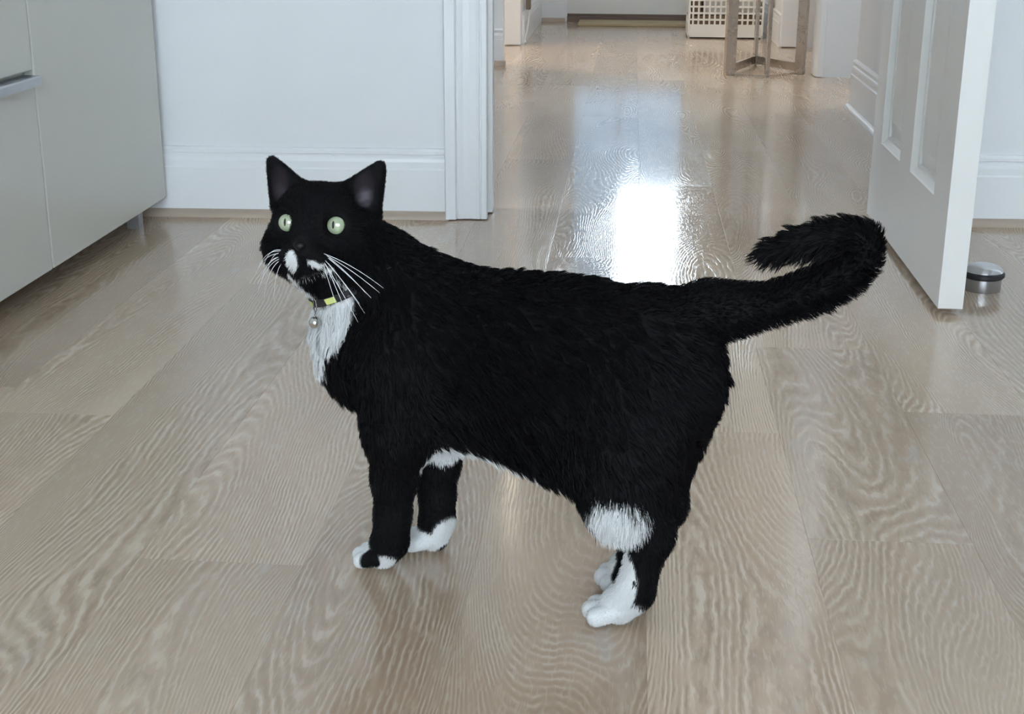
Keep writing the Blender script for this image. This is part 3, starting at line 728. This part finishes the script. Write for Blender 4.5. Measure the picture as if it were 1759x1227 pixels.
# ---- where the collar runs: march out of the neck in a slanted plane
P1, P2, C0 = np.array((0.185, 0.040, 0.2775)), np.array((0.1295, 0.0550, 0.3000)), np.array((0.146, 0.008, 0.303))
cn = np.cross(P1 - C0, P2 - C0); cn /= np.linalg.norm(cn); ce1 = (P1 - C0) / np.linalg.norm(P1 - C0); ce2 = np.cross(cn, ce1)
NR = 72; rr_ = np.zeros(NR)
for j in range(NR):
    dd = ce1 * math.cos(2 * math.pi * j / NR) + ce2 * math.sin(2 * math.pi * j / NR); t = 0.012
    while t < 0.07 and F[tuple(np.clip(((C0 + dd * t - lo) / VS).astype(int), 0, N - 1))] < 0.0005: t += 0.0008
    rr_[j] = t
for it in range(4): rr_ = np.minimum(0.25 * np.roll(rr_, 1) + 0.5 * rr_ + 0.25 * np.roll(rr_, -1), np.median(rr_) * 1.5)
RD = np.array([ce1 * math.cos(2 * math.pi * j / NR) + ce2 * math.sin(2 * math.pi * j / NR) for j in range(NR)])
VIS = [j % NR for j in range(-4, 14)]
roff = np.full(NR, -0.0065); roff[VIS] = 0.0022
for it in range(3): roff = 0.25 * np.roll(roff, 1) + 0.5 * roff + 0.25 * np.roll(roff, -1)
RING = C0 + RD * (rr_ + roff)[:, None]

# ---- fur: tapered blades, combed along the body and gathered into tufts
area = 0.5 * np.linalg.norm(fn_, axis=1)
cent = vp[fq].mean(1)
dens = 1 + 2.2 * (np.linalg.norm(cent - HC, axis=1) < 0.075) + 2.5 * (np.linalg.norm(cent - np.array((-0.146, 0.077, 0.124)), axis=1) < 0.04) + 1.5 * (cent[:, 2] < 0.05)
cdf = np.cumsum(area * dens); NF = 270000
fi = np.searchsorted(cdf, rng.random(NF) * cdf[-1]); fi = np.minimum(fi, len(fq) - 1)
bw_ = rng.random((NF, 2)); q4 = vp[fq[fi]]
root = (q4[:, 0] * ((1 - bw_[:, :1]) * (1 - bw_[:, 1:])) + q4[:, 1] * (bw_[:, :1] * (1 - bw_[:, 1:])) + q4[:, 2] * (bw_[:, :1] * bw_[:, 1:]) + q4[:, 3] * ((1 - bw_[:, :1]) * bw_[:, 1:]))
vi = fq[fi, 0]; rn = vn[vi]; rf = flow[vi]; L_ = furl[vi] * rng.uniform(0.65, 1.2, NF); tl_ = taily[vi]
keep = np.ones(NF, bool)
for e in EYES: keep &= np.linalg.norm(root - (e + HF * 0.006), axis=1) > 0.0128
keep &= np.linalg.norm(root - hd_(0, 0.057, -0.0125), axis=1) > 0.0085
keep &= skin[vi] < 0.3
rdist = np.min([np.linalg.norm(root - q, axis=1) for q in RING[VIS]], axis=0)
keep &= rdist > 0.0075
keep &= root[:, 2] > 0.004
root, rn, rf, L_, vi, tl_ = root[keep], rn[keep], rf[keep], L_[keep], vi[keep], tl_[keep]; NF = len(root)
tuf = np.exp(-((np.linalg.norm((root - np.array((-0.146, 0.077, 0.128))) / np.array((0.034, 0.035, 0.034)), axis=1)) ** 4))
L_ = L_ * 0.9 * (1 + 0.55 * tuf); tfl = np.array((0.15, 0.0, -1.0)); rf = rf * (1 - tuf[:, None]) + (tfl - rn * (rn @ tfl)[:, None]) * tuf[:, None]
lift = 0.34 + 0.30 * tl_ + rng.normal(0, 0.10, NF)
dr = rf + rn * lift[:, None] + rng.normal(0, 0.16, (NF, 3)); dr /= np.linalg.norm(dr, axis=1)[:, None]
tip = root + dr * L_[:, None]
# tufts
nc = NF // 28; ci_ = rng.choice(NF, nc, replace=False); kd = kdtree.KDTree(nc)
for j, c in enumerate(ci_): kd.insert(root[c], j)
kd.balance(); near = np.array([kd.find(r)[1] for r in root]); ctip = tip[ci_][near]
pull = np.clip((L_ - 0.004) / 0.012, 0, 0.62)[:, None]
tip = tip * (1 - pull) + ctip * pull
tip += np.array((0, 0, -1)) * ((0.12 + 0.45 * np.clip(-rn[:, 2], 0, 1)) * L_)[:, None]
tip[:, 2] = np.maximum(tip[:, 2], 0.001)
mid = root + (tip - root) * 0.5 + rn * (0.10 * L_)[:, None]
fw = white_field(root) + rng.normal(0, 1, NF) * (0.035 + 0.16 * tuf)
isw = fw > 0
ax_ = tip - root; sdv = np.cross(ax_, rn + rng.normal(0, 0.6, (NF, 3))); sdv /= np.linalg.norm(sdv, axis=1)[:, None] + 1e-9
wd = (0.00020 + 0.018 * L_)[:, None] / np.sqrt(dens[fi[keep]] * 0.6 + 0.4)[:, None] * rng.uniform(0.7, 1.2, (NF, 1))
rt = root - rn * 0.0006
vv = np.stack([rt - sdv * wd, rt + sdv * wd, mid + sdv * wd * 0.8, mid - sdv * wd * 0.8, tip], 1).reshape(-1, 3)
b5 = np.arange(NF)[:, None] * 5
fm = bpy.data.meshes.new('fur')
loops = np.concatenate([b5 + np.array([[0, 1, 2, 3]]), b5 + np.array([[3, 2, 4]])], 1).ravel()
fm.vertices.add(NF * 5); fm.vertices.foreach_set('co', vv.astype(np.float32).ravel())
fm.loops.add(len(loops)); fm.loops.foreach_set('vertex_index', loops.astype(np.int32))
fm.polygons.add(NF * 2); fm.polygons.foreach_set('loop_start', (np.arange(NF)[:, None] * 7 + np.array([[0, 4]])).ravel().astype(np.int32))
def furmat(name, col, rough, spec):
    ma, nt, p = newmat(name); p.inputs['Base Color'].default_value = col; p.inputs['Roughness'].default_value = rough; p.inputs['Specular IOR Level'].default_value = spec
    return ma
fm.materials.append(furmat('black_fur', (0.0030, 0.0028, 0.0034, 1), 0.6, 0.10)); fm.materials.append(furmat('white_fur', (0.68, 0.68, 0.67, 1), 0.7, 0.2))
fm.polygons.foreach_set('material_index', np.repeat(isw.astype(np.int32), 2))
fm.update(calc_edges=True); fm.validate()
fur = child('fur', fm, cat); fur['kind'] = 'stuff'

# ---- eyes
def sphere_mesh(name, r, seg=32, rings=20):
    bm = bmesh.new(); bmesh.ops.create_uvsphere(bm, u_segments=seg, v_segments=rings, radius=r); mm = bpy.data.meshes.new(name); bm.to_mesh(mm); bm.free()
    mm.polygons.foreach_set('use_smooth', [True] * len(mm.polygons)); return mm
def eye_mat():
    ma, nt, p = newmat('green_eye'); L = nt.links.new
    tc = nd(nt, 'ShaderNodeTexCoord'); sp = nd(nt, 'ShaderNodeSeparateXYZ'); L(tc.outputs['Object'], sp.inputs[0])
    def mth(op, a, b):
        n = nd(nt, 'ShaderNodeMath', operation=op)
        for i, q in enumerate((a, b)):
            if isinstance(q, (int, float)): n.inputs[i].default_value = q
            else: L(q, n.inputs[i])
        return n.outputs[0]
    x2 = mth('POWER', mth('MULTIPLY', sp.outputs[0], 1.0), 2); z2 = mth('POWER', sp.outputs[2], 2)
    rad = mth('SQRT', mth('ADD', x2, z2), 0)
    ir = nd(nt, 'ShaderNodeValToRGB'); ir.color_ramp.elements[0].position = 0.15; ir.color_ramp.elements[0].color = srgb(180, 184, 156)
    ir.color_ramp.elements[1].position = 0.80; ir.color_ramp.elements[1].color = srgb(150, 162, 132)
    L(mth('MULTIPLY', rad, 100.0), ir.inputs[0])
    # slit pupil
    pu = mth('ADD', mth('MULTIPLY', mth('POWER', mth('DIVIDE', sp.outputs[0], 0.0013), 2), 1.0), mth('POWER', mth('DIVIDE', sp.outputs[2], 0.0038), 2))
    mr = nd(nt, 'ShaderNodeMapRange'); mr.inputs[1].default_value = 0.75; mr.inputs[2].default_value = 1.1; mr.inputs[3].default_value = 1; mr.inputs[4].default_value = 0; L(pu, mr.inputs[0])
    rim = nd(nt, 'ShaderNodeMapRange'); rim.inputs[1].default_value = 0.0088; rim.inputs[2].default_value = 0.0097; L(rad, rim.inputs[0])
    fac = mth('MAXIMUM', mr.outputs[0], rim.outputs[0])
    mx = nd(nt, 'ShaderNodeMix', data_type='RGBA'); L(fac, mx.inputs[0]); L(ir.outputs[0], mx.inputs[6]); mx.inputs[7].default_value = (0.012, 0.016, 0.012, 1)
    L(mx.outputs[2], p.inputs['Base Color']); p.inputs['Roughness'].default_value = 0.05; p.inputs['Coat Weight'].default_value = 1.0; p.inputs['Coat Roughness'].default_value = 0.02
    return ma
EM = eye_mat(); em = sphere_mesh('eye', 0.0118); em.materials.append(EM)
gaze = HF * 0.93 + HR * 0.10 + HU * 0.06; gaze /= np.linalg.norm(gaze)
gx = np.cross(gaze, HU); gx /= np.linalg.norm(gx); gz = np.cross(gx, gaze)
for e in EYES:
    o = child('eye', em, cat, 'pale green eye with a narrow slit pupil')
    mm = Matrix.Identity(4)
    for i in range(3): mm[i][0] = gx[i]; mm[i][1] = gaze[i]; mm[i][2] = gz[i]; mm[i][3] = e[i]
    o.matrix_local = mm
# nose leather
nm = sphere_mesh('nose', 1.0, 20, 12); nm.materials.append(paint('black_nose_leather', (0.004, 0.0035, 0.004, 1), 0.5, spec=0.25))
for v in nm.vertices:
    x, y, z = v.co; wdt = 0.0066 * (1.0 if z > 0 else 1 + 0.55 * z); v.co = Vector(HR * x * wdt + HF * y * 0.0045 + HU * z * 0.0050)
no_ = child('nose', nm, cat); no_.location = hd_(0, 0.0575, -0.0125)
# whiskers: each its own blade
WM = paint('white_whisker', (0.85, 0.85, 0.85, 1), 0.4)
WK = ((0.004, 0.90, 0.10, 0.078, -0.22), (0.003, 0.88, 0.10, 0.090, -0.36), (0.001, 0.84, 0.12, 0.094, -0.52), (-0.001, 0.76, 0.14, 0.094, -0.70), (-0.003, 0.66, 0.16, 0.088, -0.84), (-0.005, 0.56, 0.16, 0.074, -0.96), (-0.006, 0.45, 0.16, 0.060, -1.05), (0.002, 0.86, 0.20, 0.066, -0.44), (-0.002, 0.74, 0.20, 0.072, -0.62))
for s in (1, -1):
    for k, (uz, out, fwd, ln, dz) in enumerate(WK):
        if s > 0: ln *= 0.36; dz = dz * 0.8 + 0.45
        p0 = hd_(s * (0.0195 + 0.0012 * (k % 3)), 0.050 - 0.0015 * (k % 4), -0.0225 + uz)
        d = HR * s * out + HF * fwd + HU * dz; d /= np.linalg.norm(d)
        pts = [p0 + d * ln * t + HU * (-0.026 * t * t) + HF * (-0.022 * t * t) for t in np.linspace(0, 1, 12)]
        wb_ = MB().tube(pts, [0.00032 * (1 - 0.7 * t) for t in np.linspace(0, 1, 12)], 5).build('whisker', WM, None, scale=1.0); wb_.parent = cat

# ------------------------------------------------------------------ collar with its bell
def ribbon(js, off, hw_, th):
    mb = MB(); n = len(js); closed = n == NR
    for j in js:
        c = RING[j] + RD[j] * off
        for (a, b) in ((-hw_, 0), (hw_, 0), (hw_, th), (-hw_, th)): mb.v.append(tuple(c + cn * a + RD[j] * b))
    for i in range(n if closed else n - 1):
        k = (i + 1) % n
        for q in range(4): mb.f.append((i * 4 + q, i * 4 + (q + 1) % 4, k * 4 + (q + 1) % 4, k * 4 + q))
    if not closed: mb.f += [(0, 1, 2, 3), tuple((n - 1) * 4 + q for q in (3, 2, 1, 0))]
    return mb
lime = paint('lime_reflective', srgb(206, 216, 132), 0.5); blackstrap = paint('black_webbing', (0.010, 0.010, 0.013, 1), 0.7, 0.5)
st = ribbon(range(NR), 0.0, 0.0036, 0.0014).build('collar', blackstrap, None, scale=1.0, smooth=True); st.parent = cat; st['label'] = 'narrow black collar with lime patches and a silver bell'
for j0 in (-2, 6):
    pt = ribbon([j % NR for j in range(j0, j0 + 4)], 0.0013, 0.0030, 0.0005).build('reflective_patch', lime, None, scale=1.0); pt.parent = st
BL = (0.1755, 0.058, 0.2623)
RT = np.array((0.1761, 0.056, 0.2792)) + np.array((0, 0, 0.006))
up_ = np.array((0, 0, 1.0)); sx = np.array((0.75, -0.66, 0.0))
pts = []
for t in np.linspace(0, 2 * math.pi, 25):
    w_ = math.sin(t) * (0.0056 if math.cos(t) > -0.3 else 0.0056 * (1 + math.cos(t)) / 0.7); pts.append(RT + up_ * (-0.0072 + 0.0082 * math.cos(t)) + sx * w_)
rg = MB().tube(pts, 0.00055, 6).build('split_ring', M['steel'], None, scale=1.0, smooth=True); rg.parent = st
bmat = metal('silver_bell_metal', (0.62, 0.61, 0.58, 1), 0.22)
be = MB().lathe([(0.0, -0.0048), (0.0012, -0.0050), (0.0016, -0.0058), (0.0022, -0.0056), (0.0043, -0.0042), (0.0057, -0.0018), (0.0060, 0.0), (0.0060, 0.0005), (0.0056, 0.0020), (0.0043, 0.0042), (0.0022, 0.0056), (0.0007, 0.0060), (0.0006, 0.0075), (0.0, 0.0076)], 28).build('bell', bmat, None, scale=1.0, smooth=True)
be.parent = st; be.location = BL
